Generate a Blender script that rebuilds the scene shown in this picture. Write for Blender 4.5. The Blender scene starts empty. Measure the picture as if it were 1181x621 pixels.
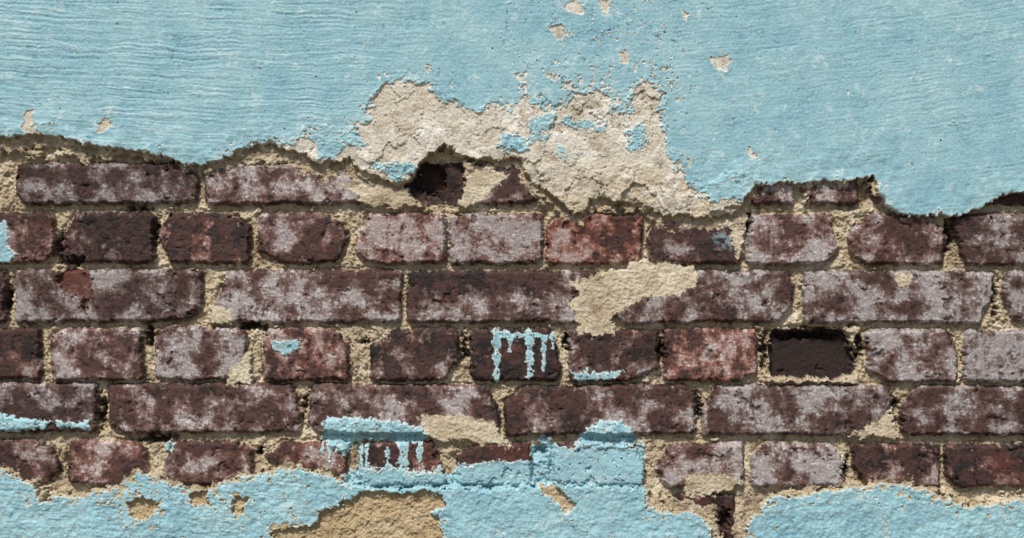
import bpy, math
import numpy as np
S=0.00115          # metres per wall unit (one unit ~ 1.15 mm)
CZ=1.25            # height of the picture centre above ground
# ------------------------------------------------------------ noise
rng=np.random.RandomState(7)
GA=rng.rand(1024)*2*np.pi
GX=np.cos(GA).astype(np.float32); GY=np.sin(GA).astype(np.float32)
def hsh(a,b,s):
    h=(a.astype(np.uint32)*np.uint32(374761393)+b.astype(np.uint32)*np.uint32(668265263)+np.uint32((s*362437+12345)&0xffffffff))
    h=(h^(h>>np.uint32(13)))*np.uint32(1274126177)
    return (h^(h>>np.uint32(16)))&np.uint32(1023)
def perlin(x,y,s):
    xf=np.floor(x);yf=np.floor(y);xi=xf.astype(np.int64);yi=yf.astype(np.int64)
    u=(x-xf).astype(np.float32);v=(y-yf).astype(np.float32)
    def g(dx,dy):
        k=hsh(xi+dx,yi+dy,s); return GX[k]*(u-dx)+GY[k]*(v-dy)
    fu=u*u*u*(u*(u*6-15)+10);fv=v*v*v*(v*(v*6-15)+10)
    a=g(0,0);b=g(1,0);c=g(0,1);d=g(1,1)
    return ((a+(b-a)*fu)*(1-fv)+(c+(d-c)*fu)*fv)*2.3
def fbm(x,y,sc,o,s,gain=0.5,sy=None):
    sy=sy or sc
    t=0;amp=1;n=0
    for i in range(o):
        t=t+amp*perlin(x/sc*2**i+i*17.3,y/sy*2**i+i*9.1,s+i*31);n+=amp*amp;amp*=gain
    return t/math.sqrt(n)
def plates(x,y,sc,s):
    """angular broken plates: returns (random value per plate, distance to the crack between plates)"""
    x=x/sc;y=y/sc;xi=np.floor(x).astype(np.int64);yi=np.floor(y).astype(np.int64)
    f1=np.full(x.shape,9.0);f2=np.full(x.shape,9.0);cid=np.zeros(x.shape)
    for dx in(-1,0,1):
        for dy in(-1,0,1):
            a=hsh(xi+dx,yi+dy,s)/1023.0;b=hsh(xi+dx,yi+dy,s+77)/1023.0;c=hsh(xi+dx,yi+dy,s+191)/1023.0
            d=np.hypot(xi+dx+a-x,yi+dy+b-y)
            m=d<f1
            f2=np.where(m,f1,np.minimum(f2,d));cid=np.where(m,c,cid);f1=np.where(m,d,f1)
    return cid.astype(np.float32),((f2-f1)*sc).astype(np.float32)
def ss(a,b,x):
    t=np.clip((x-a)/(b-a),0,1);return t*t*(3-2*t)
def lin(c):
    c=np.array(c)/255.0
    return np.where(c<=0.04045,c/12.92,((c+0.055)/1.055)**2.4).astype(np.float32)
def mix(a,b,t):
    return a+(b-a)*t[...,None]
# ------------------------------------------------------------ grid
def axis(lo,a,b,hi,st):
    f=list(np.arange(a,b+st/2,st));d=st;p=f[-1]
    r=[]
    while p<hi: d=min(d*1.12,13);p+=d;r.append(min(p,hi))
    d=st;p=f[0];l=[]
    while p>lo: d=min(d*1.12,13);p-=d;l.append(max(p,lo))
    return np.array(l[::-1]+f+r,dtype=np.float64)
YB=310.5+CZ/S
xs=axis(-700,-12,1193,1880,0.85); ys=axis(-620,-10,631,YB,0.85)
X,Y=np.meshgrid(xs,ys); NY,NX=X.shape
print("grid",NX,NY)
w1=fbm(X,Y,26,3,1);w2=fbm(X,Y,26,3,2);w3=fbm(X,Y,6,3,3,.6);w4=fbm(X,Y,6,3,4,.6)
fine=fbm(X,Y,3.4,2,5,.7);fine2=fbm(X,Y,2.2,2,6,.7);med=fbm(X,Y,11,4,7,0.6);big=fbm(X,Y,60,4,8);med2=fbm(X,Y,16,4,9,0.6)
white=rng.rand(NY,NX).astype(np.float32)*2-1
# warped coordinates for torn outlines
PX=X+2.4*w1+2.2*w3;PY=Y+2.4*w2+2.2*w4
def poly(pts,pad=30,WX=None,WY=None,full=False):
    WX=PX if WX is None else WX;WY=PY if WY is None else WY
    P=np.array(pts,dtype=np.float64)
    D=np.full(X.shape,999.0,dtype=np.float32)
    if full: sl=(slice(None),slice(None))
    else:
        i0,i1=np.searchsorted(xs,[P[:,0].min()-pad,P[:,0].max()+pad]);j0,j1=np.searchsorted(ys,[P[:,1].min()-pad,P[:,1].max()+pad])
        sl=(slice(j0,j1),slice(i0,i1))
    x=WX[sl];y=WY[sl];d=np.full(x.shape,1e12);ins=np.zeros(x.shape,bool)
    n=len(P)
    for k in range(n):
        ax,ay=P[k];bx,by=P[(k+1)%n];ex,ey=bx-ax,by-ay
        t=np.clip(((x-ax)*ex+(y-ay)*ey)/(ex*ex+ey*ey+1e-9),0,1)
        d=np.minimum(d,(x-ax-t*ex)**2+(y-ay-t*ey)**2)
        if ay!=by:
            c=((ay>y)!=(by>y))&(x<(bx-ax)*(y-ay)/(by-ay)+ax);ins^=c
    D[sl]=np.where(ins,-np.sqrt(d),np.sqrt(d));return D
def ell(cx,cy,rx,ry):
    k=min(rx,ry)
    return ((np.sqrt(((PX-cx)/rx)**2+((PY-cy)/ry)**2)-1)*k).astype(np.float32)
def multi(L,**k):
    D=np.full(X.shape,999.0,dtype=np.float32)
    for p in L: D=np.minimum(D,poly(p,**k))
    return D
# ------------------------------------------------------------ bricks  x0,x1,y0,y1, bloom, red, height, dark
B=[]
def R(y0,y1,L,dy=0):
    for t in L:
        x0,x1,b,r=t[:4];h=t[4] if len(t)>4 else 0;dk=t[5] if len(t)>5 else 0
        o=dy*(x0+x1)/2/1181
        B.append((x0,x1,y0+o,y1+o,b,r,h,dk))
R(189,235,[(17,227,.52,.0),(236,432,.52,.12,-1),(450,538,-.1,.6,-11,.55),(542,642,.4,.2,-2,.2),(690,716,.7,.1),(728,855,.5,.1),(868,916,.5,.1),(924,992,.4,.15,-1),(1002,1094,.3,.2,-1,.3),(1104,1320,.1,.2,-3,.6)])
R(246,303,[(-45,62,.42,.35),(69,177,.3,.1,0,.25),(184,287,.2,.3,0,.3),(298,401,.40,.12),(408,513,.6,.35),(519,625,.7,.2),(630,741,.5,.85),(748,856,.46,.1),(864,971,.58,.05),(982,1090,.42,.22),(1101,1208,.48,.0)],2)
R(312,371,[(-210,6,.3,.3,0,.3),(17,232,.53,.05),(245,462,.52,.05),(470,688,.34,.05,0,.2),(700,915,.48,.05),(928,1147,.66,.02),(1159,1375,.72,.02)],2)
R(379,438,[(-62,45,.35,.25),(57,163,.43,.1),(179,283,.6,.02),(304,401,.46,.48),(428,529,.34,.1,0,.25),(543,646,.12,.05,0,.4),(657,760,.4,.1),(768,874,.43,.5),(890,987,-.3,.0,-19,1.2),(1001,1105,.58,.02),(1115,1220,.7,.02)],3)
R(443,499,[(-110,110,.48,.05),(124,346,.33,.12),(357,575,.42,.1),(583,802,.35,.08),(811,1030,.6,.0),(1041,1260,.48,.0)],4)
R(510,558,[(-40,68,.38,.3),(78,168,.38,.35),(189,289,.42,.2),(301,400,.36,.4),(415,515,.4,.4),(527,612,.2,.5),(640,744,.4,.2),(756,858,.58,.12),(868,974,.68,.02),(984,1085,.33,.22,0,.2),(1091,1215,.25,.28,0,.2)],4)
R(572,632,[(760,848,.2,.7,-2,.2),(858,1010,.5,.2)],0)
rr=np.random.RandomState(3)
for (a,b,off,wd) in [(248,305,0,107),(314,373,40,216),(382,441,30,107),(447,503,10,216),(514,562,0,107),(189,237,20,216)]:
    x=1400+off-rr.randint(0,30) if wd>150 else 1225+off
    while x<1900: B.append((x,x+wd,a,b,rr.uniform(.2,.7),rr.uniform(0,.5),0,0));x+=wd+10
    x=-230-off if wd>150 else -80-off
    while x>-720: B.append((x-wd,x,a-3,b-3,rr.uniform(.2,.7),rr.uniform(0,.5),0,0));x-=wd+10
SB=np.full(X.shape,99.0,dtype=np.float32);BID=np.zeros(X.shape,np.int32);TL=np.zeros(X.shape,np.float32);BY=np.zeros(X.shape,np.float32)
for k,(x0,x1,y0,y1,b,r,h,dk) in enumerate(B):
    i0,i1=np.searchsorted(xs,[x0-14,x1+14]);j0,j1=np.searchsorted(ys,[y0-14,y1+14])
    if i1<=i0 or j1<=j0: continue
    sl=(slice(j0,j1),slice(i0,i1))
    cx,cy=(x0+x1)/2,(y0+y1)/2;rot=rr.uniform(-.012,.012)
    px=X[sl]-cx+1.6*w1[sl]+1.0*w3[sl];py=Y[sl]-cy+1.5*w2[sl]+.9*w4[sl]
    px,py=px+rot*py,py-rot*px
    rad=rr.uniform(5,10)
    qx=np.abs(px)-(x1-x0)/2+rad-2;qy=np.abs(py)-(y1-y0)/2+rad-2
    d=np.hypot(np.maximum(qx,0),np.maximum(qy,0))+np.minimum(np.maximum(qx,qy),0)-rad
    for _ in range(rr.randint(1,4)):          # knocked-off corners
        sx,sy=rr.choice([-1,1]),rr.choice([-1,1]);cut=rr.uniform(5,18);a=rr.uniform(.3,1.2)
        dd=((px*sx-(x1-x0)/2)*math.cos(a)+(py*sy-(y1-y0)/2)*math.sin(a))+cut*.8+1.6*med[sl]
        d=np.maximum(d,dd)
    d=d+2.6*np.maximum(med[sl]-0.7,0)
    d=d+np.where(d>-11,7*np.maximum(med2[sl]-.7,0),0)
    m=d<SB[sl]
    SB[sl]=np.where(m,d,SB[sl]);BID[sl]=np.where(m,k,BID[sl])
    TL[sl]=np.where(m,h+px/(x1-x0)*rr.uniform(-2.2,2.2)+py/(y1-y0)*rr.uniform(-2,2)+rr.uniform(-1.2,1.0),TL[sl])
    BY[sl]=np.where(m,py/(y1-y0)*2*rr.uniform(-.4,1)+px/(x1-x0)*2*rr.uniform(-.8,.8),BY[sl])
BA=np.array(B,dtype=np.float32)
# ------------------------------------------------------------ outlines of the coats
UP=[(-900,-900),(-900,165),(-300,170),(-120,160),(0,158),(30,157),(60,158),(85,160),(97,169),(130,170),(150,174),(175,178),(195,185),(212,191),(232,192),(250,188),(268,181),(285,172),(300,167),(330,172),(350,178),(365,190),(380,186),(400,186),(420,196),(445,209),(462,213),(478,203),(484,188),(495,178),(512,169),(525,178),(545,184),(575,186),(600,182),(605,200),(622,215),(640,231),(658,243),(672,245),(682,232),(700,231),(738,233),(752,244),(775,249),(800,250),(825,251),(850,250),(852,238),(862,222),(880,214),(900,211),(925,211),(960,211),(982,208),(998,203),(1006,204),(1012,212),(1012,222),(1022,240),(1035,247),(1060,250),(1085,247),(1105,247),(1130,240),(1150,228),(1165,223),(1181,222),(1300,226),(1500,215),(2100,220),(2100,-900)]
sdU=poly(UP,full=True)
CREAM=[(268,184),(290,168),(345,165),(352,156),(372,160),(372,180),(380,186),(395,172),(398,155),(425,140),(432,112),(445,97),(470,95),(490,98),(500,100),(503,113),(525,120),(545,130),(575,122),(590,127),(605,112),(622,112),(632,122),(648,124),(665,110),(690,107),(705,114),(727,121),(735,98),(750,97),(763,108),(756,125),(765,150),(768,175),(780,190),(790,212),(805,225),(825,236),(838,233),(850,229),(860,262),(640,270),(400,250),(280,215)]
ISL=[[(430,187),(455,190),(480,188),(478,204),(462,209),(445,200)],[(575,157),(595,160),(611,158),(608,172),(590,176),(577,171)],[(640,142),(660,134),(690,139),(700,143),(696,153),(670,149)],[(722,152),(735,140),(745,150),(744,172),(727,176)],[(612,138),(637,130),(640,142),(628,150),(625,166),(614,162)],[(350,158),(380,158),(385,182),(375,190),(366,170)],[(640,170),(660,178),(650,184)],[(765,140),(775,150),(770,170)],[(700,118),(730,122),(728,134),(705,130)],[(610,112),(640,118),(638,128),(612,124)],[(392,152),(412,150),(420,168),(400,175)]]
FL=[[(28,132),(38,130),(40,145),(50,156),(38,162),(30,150)],[(110,140),(125,138),(130,147),(118,152)],[(648,8),(662,0),(675,6),(668,16),(655,15)],[(820,68),(835,62),(842,72),(838,84),(824,82)],[(635,32),(650,30),(655,42),(642,48)],[(688,2),(700,4),(702,18),(692,14)],[(714,60),(722,58),(724,74),(716,72)],[(630,86),(645,84),(642,94)],[(593,88),(606,86),(604,96)],[(650,98),(660,96),(664,104)],[(785,12),(797,14),(792,26)],[(862,172),(874,176),(866,184)],[(488,76),(497,78),(494,86)]]
sdC=poly(CREAM);sdI=multi(ISL);sdF=multi(FL)
LOW=[(-900,560),(-300,545),(-100,538),(0,541),(20,548),(40,560),(48,579),(70,574),(95,572),(120,565),(140,555),(160,545),(180,550),(195,560),(225,567),(245,563),(262,553),(290,549),(320,541),(345,540),(365,546),(385,548),(400,560),(450,564),(520,563),(560,566),(620,560),(690,560),(742,565),(746,586),(765,589),(800,591),(815,600),(822,612),(824,680),(858,690),(860,602),(880,586),(890,575),(920,570),(960,567),(985,560),(1020,558),(1050,559),(1070,567),(1090,576),(1120,584),(1140,583),(1181,573),(1300,570),(1500,580),(2100,570),(2100,2200),(-900,2200)]
HOLE=[[(298,660),(315,613),(345,606),(368,602),(372,590),(395,582),(412,570),(430,566),(452,567),(478,570),(490,566),(512,570),(515,584),(498,590),(508,602),(513,660)],[(620,556),(640,560),(655,572),(664,584),(655,590),(638,580),(625,570)],[(146,580),(165,573),(185,583),(165,600),(152,594)],[(216,572),(240,566),(240,582),(222,584)],[(272,572),(287,574),(282,592),(270,590)]]
sdL=poly(LOW,full=True);sdH=multi(HOLE)
THIN=[[(375,482),(400,480),(430,484),(460,488),(485,492),(497,503),(485,512),(460,511),(430,507),(405,511),(400,526),(380,517),(370,500)],[(660,516),(672,500),(690,487),(715,486),(730,495),(736,510),(722,517),(690,519)],[(-30,475),(0,475),(30,482),(62,486),(50,495),(20,498),(-30,498)],[(64,485),(85,488),(105,485),(103,497),(70,494)],
 [(657,424),(672,430),(722,430),(705,438),(668,440)],[(312,396),(345,390),(348,402),(332,411),(315,404)],[(-20,255),(6,256),(10,285),(20,292),(12,302),(-20,302)],[(612,514),(640,516),(742,517),(744,580),(740,600),(400,600),(398,548),(415,540),(470,543),(520,548),(527,536),(560,534),(612,532)],[(186,508),(200,512),(196,522),(188,520)],[(566,383),(640,386),(640,391),(567,390)]]
sdT=multi(THIN,pad=24)
def drip(x,y0,y1,w):
    t=np.clip((PY-y0)/(y1-y0),0,1)
    return (np.hypot(X+1.3*w3-x,(PY-np.clip(PY,y0,y1)))-w*(1-.35*t)*(1+.35*np.sin(PY*.35+x))).astype(np.float32)
for d in [(573,385,440,4.5),(588,386,405,2.5),(611,386,436,4.6),(627,388,428,3),(638,386,404,2.5),(5,256,300,4),(416,512,560,3),(423,512,556,2),(447,518,556,2.5),(463,510,560,3.5),(468,512,560,2.5),(484,512,530,4),(506,540,560,3),(380,510,532,2.5),(388,508,522,2),(372,505,522,2.5),(628,512,600,6),(668,512,560,3),(700,512,540,3),(740,515,585,4),(676,425,438,2)]:
    sdT=np.minimum(sdT,drip(*d))
sdT=np.maximum(sdT,-sdH-1)
MF=[[(668,385),(664,362),(654,352),(668,336),(656,327),(690,318),(740,300),(800,306),(808,322),(792,336),(745,345),(716,358),(708,366),(708,385)],[(482,482),(530,478),(570,488),(590,512),(520,512),(490,505)],[(1034,468),(1012,485),(975,504),(1040,508)],[(288,400),(280,415),(264,428),(260,445),(292,445)],[(395,212),(430,206),(462,214),(458,240),(420,236)],[(640,225),(690,228),(690,242),(650,245)],[(538,190),(560,190),(588,204),(568,224),(550,238),(524,240),(532,222)],[(925,228),(935,223),(930,240)],[(1030,315),(1055,318),(1045,332),(1035,328)],[(240,350),(262,356),(270,375),(240,375)],[(840,245),(860,246),(858,300),(848,300)],[(790,548),(830,545),(862,560),(820,575),(790,572)],[(975,378),(992,378),(992,405),(984,400)],[(446,240),(462,205),(470,222),(482,234),(500,240)],[(886,442),(886,430),(915,436),(960,438),(990,432),(992,444)]]
sdM=multi(MF)+2.0*med
# ------------------------------------------------------------ relief
rough=0.8*med+0.6*fine+0.3*fine2
H=-3.8+1.4*rough+2.2*med2
gro=np.exp(-((SB-1.0)/2.4)**2)*ss(-.5,.9,med2+.1)
H=H-4.8*gro
cup=ss(.8,1.2,fbm(X,Y,30,4,201,.6))
HB=4.4+TL+0.40*med+0.20*fine+0.14*fine2-1.2*ss(.7,1.2,med2)-.8*ss(.8,1.2,med)-2.4*cup
t=ss(1.0,-5.0,SB);H=H*(1-t)+HB*t
brick=(SB<-0.3)
mt=ss(1.2,-2.5,sdM);H=H*(1-mt)+(3.8+.6*med+.5*fine+.5*med2)*mt;brick&=~(sdM<0)
# cavities
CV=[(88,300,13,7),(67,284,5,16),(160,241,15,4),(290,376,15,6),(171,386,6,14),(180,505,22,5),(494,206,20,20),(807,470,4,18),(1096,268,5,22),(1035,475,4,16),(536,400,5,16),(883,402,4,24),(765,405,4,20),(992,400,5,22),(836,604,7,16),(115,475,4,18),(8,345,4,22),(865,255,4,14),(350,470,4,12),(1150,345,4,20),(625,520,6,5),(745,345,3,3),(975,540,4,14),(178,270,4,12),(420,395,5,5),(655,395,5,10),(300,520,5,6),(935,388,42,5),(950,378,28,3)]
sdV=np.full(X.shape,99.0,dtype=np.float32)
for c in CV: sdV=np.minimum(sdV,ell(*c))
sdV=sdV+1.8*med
cv=ss(1.5,-4,sdV);H=H-13*cv
RB=[(62,318),(75,311),(103,311),(106,340),(97,370),(90,345),(70,335)]
sdR=poly(RB)+1.5*med;H=H-6*ss(1,-3,sdR)
# coarse undercoat spreading out beneath the torn finish coat
am=np.interp(X,[-700,0,90,190,225,250,300,430,470,550,600,860,880,1000,1020,1181,2000],[1,1.0,.8,.1,.0,.4,.9,.8,.0,.1,.4,.6,.1,.1,-.4,-.5,-.2])
uc=sdU-(2+18*am+7*med2*np.clip(am+.3,0,1)+1.5*med)
uct=ss(1.5,-1.5,uc)*(am>-.3);H=H*(1-uct)+(2.6+1.4*rough+1.4*med2)*uct;brick&=~((uc<0)&(am>-.3))
ul=sdL-(4+6*med2+2*med+8*(ss(740,760,X)*ss(900,870,X)))
ult=ss(1.5,-1.5,ul);H=H*(1-ult)+(2.4+1.3*rough+1.0*med2)*ult;brick&=~(ul<0)
plas=np.zeros(X.shape,bool)
# a second, lower layer that shows as a broken step along the tear
st_=sdU-(11*ss(-.1,1.0,.8*w1+.5*med2)-1.0);stt=ss(.8,-.8,st_)*(am>-.3)
H=H*(1-stt)+np.maximum(H,6.0+.5*med+.3*fine)*stt;plas|=(st_<0)&(am>-.3)
# lower coat
lc=np.maximum(sdL,-sdH)
lt=ss(.9,-.9,lc)
# brushed / trowelled texture
sl_=np.interp(X,[-700,0,300,600,900,1181,1900],[.06,.06,.02,-.03,-.10,-.17,-.1])
Yr=Y-np.cumsum(np.gradient(X,axis=1)*sl_,axis=1)
Yr=Yr+.8*w1+2*big
str1=fbm(X,Yr,120,3,21,.65,sy=3.8);str2=fbm(X,Yr,55,3,22,.7,sy=2.6);str3=fbm(X,Yr,170,3,23,.6,sy=10)
blob=fbm(X,Y,17,3,24,.5)
stx=np.interp(X,[-700,0,350,560,760,900,1181,1900],[.68,.72,.62,.28,.25,.32,.40,.45])*(.75+.5*ss(-.6,.8,fbm(X,Y,110,2,25)))
trow=stx*(0.42*str1+0.30*str2+0.22*str3)-0.7*ss(.8,1.2,str1)*stx+0.17*blob+0.11*fine+.09*fine2+0.3*big+.08*med
HL=7.0+0.4*med2+0.4*big+.2*fine+.3*med
H=H*(1-lt)+HL*lt;plas|=lc<0
# upper coat: broken layers
pid,pcr=plates(X+7*w1+2.5*w3,Y+7*w2+2.5*w4,30,5)
slab=np.floor(pid*3.999)-1.5
lowc=ss(170,215,Y)*ss(300,330,X)*ss(880,850,X)
cz_=(sdC<4)
HU=11.0+1.2*w1*ss(-60,0,sdU)+(.25*blob+.28*fine+.22*fine2+.35*med)*np.where(cz_,1,.0)+.06*fine+.65*slab*(1-lowc)*cz_+lowc*(1.5*slab+.6*med)-1.0*ss(-14,0,sdU)*lowc
pcl=ss(1.1,.2,pcr)*ss(-.1,.6,med2+.4*lowc)
HU=HU-1.1*pcl*cz_
ut=ss(.7,-.7-1.5*np.clip(w2,0,1),sdU);H=H*(1-ut)+HU*ut;plas|=sdU<0
# ------------------------------------------------------------ paint film
jit=2.4*w3+4.2*med
pU=np.maximum(sdU,-(sdC+jit))
pU=np.minimum(pU,sdI+1.0*jit)
pU=np.maximum(pU,-(sdF+.35*jit))
pU=np.maximum(pU,sdU+.5+4*ss(.1,1.3,w3*.7+w1*.5))
zone=ss(560,620,X)*ss(830,760,X)*ss(150,70,Y)*.75+ss(44,-2,sdC)*.95+.17+.38*ss(-22,0,sdU)
fn=fbm(X,Y,7,4,51,.65)+.4*fbm(X,Y,40,2,52)
fl2=(1.80-zone*.78-fn)*6
pU=np.maximum(pU,-fl2)
pU=np.where(sdU<0.0,pU,9)
fnl=fbm(X,Y,9,4,55,.65)+.4*fbm(X,Y,50,2,56)
pL=np.where(lc<0,np.maximum(lc+.5,-(1.40-.85*ss(-30,0,lc)-fnl)*6),9)
flT=(.95-fbm(X,Y,6,4,53,.65))*5
pT=np.maximum(sdT,-flT)
# paint spatter on the bricks beneath the splashes
nm_=fbm(X,Y,3.4,2,61)
mist=(nm_-3.3+2.8*ss(528,548,Y)*ss(522,530,X)*ss(620,612,X)+2.3*ss(515,562,Y)*ss(405,420,X)*ss(522,505,X)+1.9*ss(12,0,sdT)*(Y>300)+2.0*ss(14,0,sdL)*(sdL<14)*(sdL>0)-4*(sdH<1))*-1.5
pM=np.where((sdU>6),mist,9)
paint=np.minimum(np.minimum(pU,pL),np.minimum(pT,pM))
PM=paint<0
H=H+1.1*ss(.5,-.7,np.minimum(np.minimum(pU,pL),pT))+0.5*ss(.3,-.5,pM)*(paint>-3)
H=H+1.0*np.exp(-np.abs(paint+1.6)/1.7)*PM*ss(-.2,.8,w1)       # curled lips
splash=ss(2,-5,multi(THIN[:4],pad=24));H=H+splash*(3.0+.8*med)
H=H+np.where(sdU<0,ss(0,-4,pU)*trow,0)+np.where((lc<0),ss(0,-4,pL)*(.7*trow+.4*med),0)
# hairline cracks
crz=(ss(560,620,X)*ss(860,780,X)*.8)*ss(260,60,Y)
pid2,pc2=plates(X+6*w1+3*w3,(Y+6*w2+3*w4)*.8,34,11)
crk=ss(.9,.1,pc2)*ss(.2,.6,.7*med2+.5*w1+crz-.45)*(sdU<0)*PM
crk=np.maximum(crk,pcl*cz_*(~PM)*(sdU<0)*.8)
H=H-1.2*crk*PM
# pin holes
ph=ss(1.6,1.9,fbm(X,Y,4.6,1,81)*1.25+.2*str3)*(sdU<0)
H=H-1.6*ph
# ------------------------------------------------------------ colours
C=np.zeros(X.shape+(3,),dtype=np.float32)
n1=fbm(X,Y,42,4,101,.6);n2=fbm(X,Y,9,4,102,.75);n3=fbm(X,Y,3,2,103,.8);n4=fbm(X,Y,28,5,104,.70);n5=fbm(X,Y,10,4,105,.75,sy=26);n6=fbm(X,Y,14,3,106,.6,sy=3);n7=fbm(X,Y,80,3,107)
one=np.ones(X.shape,dtype=np.float32)
# mortar
mc=lin((184,167,138))*one[...,None]
mc=mix(mc,lin((212,200,174)),ss(-.1,1.0,n1)*.8)
mc=mix(mc,lin((134,114,88)),ss(.0,1.2,-n4+.3*n2)*.8)
mc=mix(mc,lin((70,58,47)),ss(.7,1.4,n2+.4*n3)*.8)
mc=mix(mc,lin((232,224,206)),ss(.8,1.4,n3+.2*n2)*.6)
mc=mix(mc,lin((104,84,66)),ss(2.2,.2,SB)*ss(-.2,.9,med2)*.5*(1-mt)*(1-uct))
mc=mix(mc,lin((214,202,178)),mt*.5*ss(-.6,.8,n2+1*n1+.4))
mc=mix(mc,lin((122,110,90)),uct*ss(-.2,.8,n4)*.6)
mc=mix(mc,lin((176,152,112)),(sdH<0)*.6)
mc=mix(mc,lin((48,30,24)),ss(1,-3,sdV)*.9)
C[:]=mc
# brick
bb=BA[BID,4];rd=BA[BID,5];dk=BA[BID,7]
tone=(((BID*7919)%17)/8.0-1.0);hue=(((BID*104729)%19)/9.0-1.0)
dark=mix(lin((74,48,42))*one[...,None],lin((32,23,20)),np.clip(ss(-.4,.5,n4)*.9+dk*.5,0,1))
dark=mix(dark,lin((98,50,37)),ss(.15,1.0,n1+rd*.6+.3*n2+.2*hue-.8*dk)*.55)
body=mix(lin((106,84,78))*one[...,None],lin((152,90,70)),np.clip(rd*(.8+.3*n2)+.06*hue,0,1))
bloom=mix(lin((158,150,149))*one[...,None],lin((178,146,134)),np.clip(rd*.7,0,1))
bloom=mix(bloom,lin((210,206,203)),ss(.0,1.4,.8*n3+.6*n2+.5*n6)*.8)
v=.58*n4+.16*n5+.13*n2+.11*n3+.60*n1+.38*BY+.08*n6+.05*white
lev=(bb-.5)*2.3-dk*.35+.12*tone
bt=ss(-.44,.06,v+lev);bt2=ss(.0,.68,v+lev+.10*n3)
bc=mix(dark,body,bt*.95);bc=mix(bc,bloom,bt2*.83)
bc=mix(bc,lin((24,17,16)),ss(.6,1.2,-n2-.6*n4+.35*n3-.1)*.85)
bc=mix(bc,lin((216,208,202)),ss(1.4,1.9,n3+.4*n2)*.7*bt)
bc=mix(bc,lin((62,41,35)),cup*.6)
edge=ss(-3.5,-.5,SB)
bc=mix(bc,lin((172,156,134)),edge*ss(.1,1.0,n2)*.7)
bc=mix(bc,lin((34,24,22)),edge*ss(0,.8,-n2)*.7)
bc=mix(bc,lin((192,176,150)),ss(1.0,1.5,n1*.5+n2)*ss(-16,-2,SB)*.7)
bc=mix(bc,lin((100,52,37)),ss(1,-2,sdR)*.7)
bc=mix(bc,lin((150,176,186)),ss(3,-8,ell(840,272,18,16))*ss(-.3,.6,n2)*.7)
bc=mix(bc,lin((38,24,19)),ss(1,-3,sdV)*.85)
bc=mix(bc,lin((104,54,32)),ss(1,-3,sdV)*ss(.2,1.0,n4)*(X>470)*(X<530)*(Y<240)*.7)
bc=mix(bc,lin((40,26,21)),ss(.6,1,dk)*.75)
bc=bc*(1+.16*tone)[...,None]
cat=np.zeros(X.shape,np.int8)
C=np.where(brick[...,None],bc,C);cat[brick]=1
# plaster
pc=lin((206,198,182))*one[...,None]
pc=mix(pc,lin((228,223,212)),ss(-.2,1.0,n1))
pc=mix(pc,lin((162,148,126)),ss(.0,1.1,-n4)*.75)
pc=mix(pc,lin((190,173,144)),lowc*ss(-.6,.9,n4+.2)*.75)
pc=mix(pc,lin((184,169,142)),ss(.2,-.8,slab)*.3)
pc=mix(pc,lin((104,92,74)),ss(.85,1.5,n2+.5*n3)*.75)
pc=mix(pc,lin((100,84,66)),crk*.6)
pc=mix(pc,lin((172,152,118)),ss(-3,0,sdU)*.7)
pc=mix(pc,lin((182,162,126)),(sdL<0)*.75)
C=np.where(plas[...,None],pc,C);cat[plas]=2
# paint
bl=lin((142,182,191))*one[...,None]
bl=mix(bl,lin((124,170,184)),ss(-.4,1.1,n1)*.6)
bl=mix(bl,lin((154,191,196)),ss(-.2,.9,n7)*.6)
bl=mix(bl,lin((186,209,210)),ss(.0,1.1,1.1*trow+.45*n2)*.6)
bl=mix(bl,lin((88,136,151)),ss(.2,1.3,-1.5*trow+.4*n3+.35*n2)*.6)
bl=mix(bl,lin((204,219,213)),ss(.7,1.4,n4+.4*n2)*.45)
bl=mix(bl,lin((222,226,216)),ss(-2.2,-.3,paint)*.6)
bl=mix(bl,lin((56,72,76)),np.clip(ph+ss(1.6,2.0,n3+.4*n2),0,1)*.8)
bl=mix(bl,lin((66,84,86)),crk*.7)
lowp=((sdL<3)|(sdT<3))&(Y>240)
bl=mix(bl,lin((112,134,130)),ss(.4,1.3,n2+.3*n3)*.75*lowp)
bl=mix(bl,lin((156,202,212)),ss(.0,1.0,-n1)*.4*lowp)
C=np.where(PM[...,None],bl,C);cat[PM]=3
C=C*(1+np.where(PM,.05,.10)*white)[...,None]
C=np.clip(C,0.002,.9)
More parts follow.
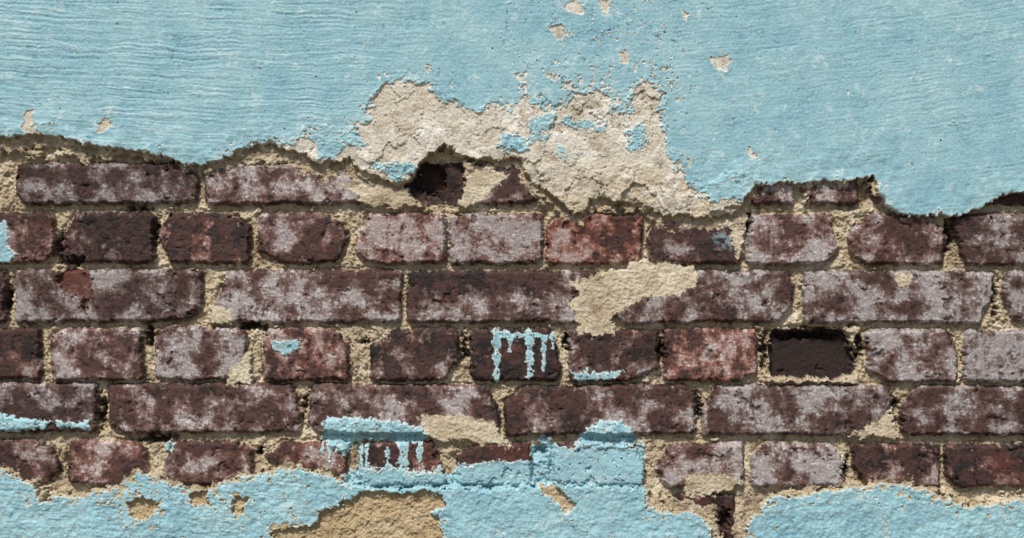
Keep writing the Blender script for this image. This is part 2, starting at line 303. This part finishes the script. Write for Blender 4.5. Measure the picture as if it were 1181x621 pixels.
# ------------------------------------------------------------ mesh parts
P=np.stack([(X-590.5)*S,-H*S,(310.5-Y)*S+CZ],-1).reshape(-1,3).astype(np.float32)
CF=np.concatenate([C,np.ones(C.shape[:2]+(1,),np.float32)],-1).reshape(-1,4).astype(np.float32)
idx=np.arange(NX*NY).reshape(NY,NX)
Q=np.stack([idx[:-1,:-1],idx[1:,:-1],idx[1:,1:],idx[:-1,1:]],-1).reshape(-1,4)
fc=cat[:-1,:-1].reshape(-1)
def mat(name,rough,bump,bsc,gs,spec=.3,amp=.4):
    m=bpy.data.materials.new(name);m.use_nodes=True;nt=m.node_tree;N=nt.nodes;L=nt.links
    b=N["Principled BSDF"];b.inputs["Specular IOR Level"].default_value=spec
    a=N.new("ShaderNodeAttribute");a.attribute_name="Col"
    tc=N.new("ShaderNodeTexCoord")
    n=N.new("ShaderNodeTexNoise");n.inputs["Scale"].default_value=gs;n.inputs["Detail"].default_value=5;n.inputs["Roughness"].default_value=.7
    L.new(tc.outputs["Object"],n.inputs["Vector"])
    r=N.new("ShaderNodeMapRange");r.inputs["From Min"].default_value=.3;r.inputs["From Max"].default_value=.7;r.inputs["To Min"].default_value=1-amp;r.inputs["To Max"].default_value=1+amp
    L.new(n.outputs["Fac"],r.inputs["Value"])
    mx=N.new("ShaderNodeVectorMath");mx.operation='SCALE'
    L.new(a.outputs["Color"],mx.inputs[0]);L.new(r.outputs[0],mx.inputs["Scale"])
    L.new(mx.outputs[0],b.inputs["Base Color"])
    n2=N.new("ShaderNodeTexNoise");n2.inputs["Scale"].default_value=bsc;n2.inputs["Detail"].default_value=4;n2.inputs["Roughness"].default_value=.65
    L.new(tc.outputs["Object"],n2.inputs["Vector"])
    bp=N.new("ShaderNodeBump");bp.inputs["Distance"].default_value=bump;bp.inputs["Strength"].default_value=1
    L.new(n2.outputs["Fac"],bp.inputs["Height"]);L.new(bp.outputs[0],b.inputs["Normal"])
    r2=N.new("ShaderNodeMapRange");r2.inputs["To Min"].default_value=rough-.15;r2.inputs["To Max"].default_value=min(1,rough+.15)
    L.new(n.outputs["Fac"],r2.inputs["Value"]);L.new(r2.outputs[0],b.inputs["Roughness"])
    return m
mats=[("mortar",mat("lime_mortar",.9,.0013,560,800)),("bricks",mat("weathered_brick",.72,.0008,700,900,.4,.38)),("cream_plaster",mat("old_plaster",.88,.0008,650,700,.3,.35)),("blue_paint",mat("blue_limewash",.6,.0003,750,700,.35,.2))]
root=bpy.data.objects.new("brick_wall",None);bpy.context.scene.collection.objects.link(root)
for k,(nm,m) in enumerate(mats):
    q=Q[fc==k];u,inv=np.unique(q.reshape(-1),return_inverse=True);inv=inv.reshape(-1)
    me=bpy.data.meshes.new(nm);me.vertices.add(len(u));me.vertices.foreach_set("co",P[u].reshape(-1))
    me.loops.add(len(inv));me.loops.foreach_set("vertex_index",inv.astype(np.int32))
    me.polygons.add(len(q));me.polygons.foreach_set("loop_start",np.arange(0,len(inv),4,dtype=np.int32))
    me.update(calc_edges=True)
    me.polygons.foreach_set("use_smooth",np.ones(len(q),bool))
    ca=me.color_attributes.new("Col",'FLOAT_COLOR','POINT');ca.data.foreach_set("color",CF[u].reshape(-1))
    me.materials.append(m)
    o=bpy.data.objects.new(nm,me);bpy.context.scene.collection.objects.link(o);o.parent=root
# solid masonry behind the face
x0,x1=(xs[0]-590.5)*S,(xs[-1]-590.5)*S;zt=(310.5-ys[0])*S+CZ
v=[(x0,.06,0),(x1,.06,0),(x1,.36,0),(x0,.36,0),(x0,.06,zt),(x1,.06,zt),(x1,.36,zt),(x0,.36,zt)]
me=bpy.data.meshes.new("masonry_core");me.from_pydata(v,[],[(0,1,5,4),(1,2,6,5),(2,3,7,6),(3,0,4,7),(4,5,6,7),(3,2,1,0)])
def plain(name,c,sc):
    m=bpy.data.materials.new(name);m.use_nodes=True;N=m.node_tree.nodes;L=m.node_tree.links
    n=N.new("ShaderNodeTexNoise");n.inputs["Scale"].default_value=sc;n.inputs["Detail"].default_value=8
    r=N.new("ShaderNodeValToRGB");r.color_ramp.elements[0].color=(c[0]*.6,c[1]*.6,c[2]*.6,1);r.color_ramp.elements[1].color=(c[0]*1.3,c[1]*1.3,c[2]*1.3,1)
    tc=N.new("ShaderNodeTexCoord");L.new(tc.outputs["Object"],n.inputs["Vector"]);L.new(n.outputs["Fac"],r.inputs[0]);L.new(r.outputs[0],N["Principled BSDF"].inputs["Base Color"]);N["Principled BSDF"].inputs["Roughness"].default_value=.9
    return m
me.materials.append(plain("core_mortar",(.3,.25,.18),20))
o=bpy.data.objects.new("masonry_core",me);bpy.context.scene.collection.objects.link(o);o.parent=root
g=bpy.data.meshes.new("ground");g.from_pydata([(-200,-200,-.004),(200,-200,-.004),(200,200,-.004),(-200,200,-.004)],[],[(0,1,2,3)])
g.materials.append(plain("gravelly_earth",(.16,.14,.11),6))
go=bpy.data.objects.new("ground",g);bpy.context.scene.collection.objects.link(go)
# ------------------------------------------------------------ light
az=math.radians(-20);el=math.radians(53)      # sun in front of the wall, a little to the left
d=(math.sin(az)*math.cos(el),-math.cos(az)*math.cos(el),math.sin(el))
sun=bpy.data.lights.new("sun",'SUN');sun.energy=4.3;sun.angle=math.radians(9);sun.color=(1,.955,.89)
so=bpy.data.objects.new("sun",sun);bpy.context.scene.collection.objects.link(so)
from mathutils import Vector
so.rotation_euler=Vector(d).to_track_quat('Z','Y').to_euler()
w=bpy.data.worlds.new("World");bpy.context.scene.world=w;w.use_nodes=True
sk=w.node_tree.nodes.new("ShaderNodeTexSky");sk.sky_type='NISHITA';sk.sun_disc=False;sk.sun_elevation=el;sk.sun_rotation=math.atan2(d[0],d[1])
w.node_tree.links.new(sk.outputs[0],w.node_tree.nodes["Background"].inputs[0]);w.node_tree.nodes["Background"].inputs[1].default_value=.078
cam=bpy.data.cameras.new("camera");cam.lens=50;cam.sensor_width=36;cam.clip_end=1000
co=bpy.data.objects.new("camera",cam);bpy.context.scene.collection.objects.link(co)
co.location=(0,-(1181*S*50/36)-.006,CZ);co.rotation_euler=(math.radians(90),0,0)
sc=bpy.context.scene;sc.camera=co
sc.view_settings.view_transform='Standard';sc.view_settings.look='None';sc.view_settings.exposure=0
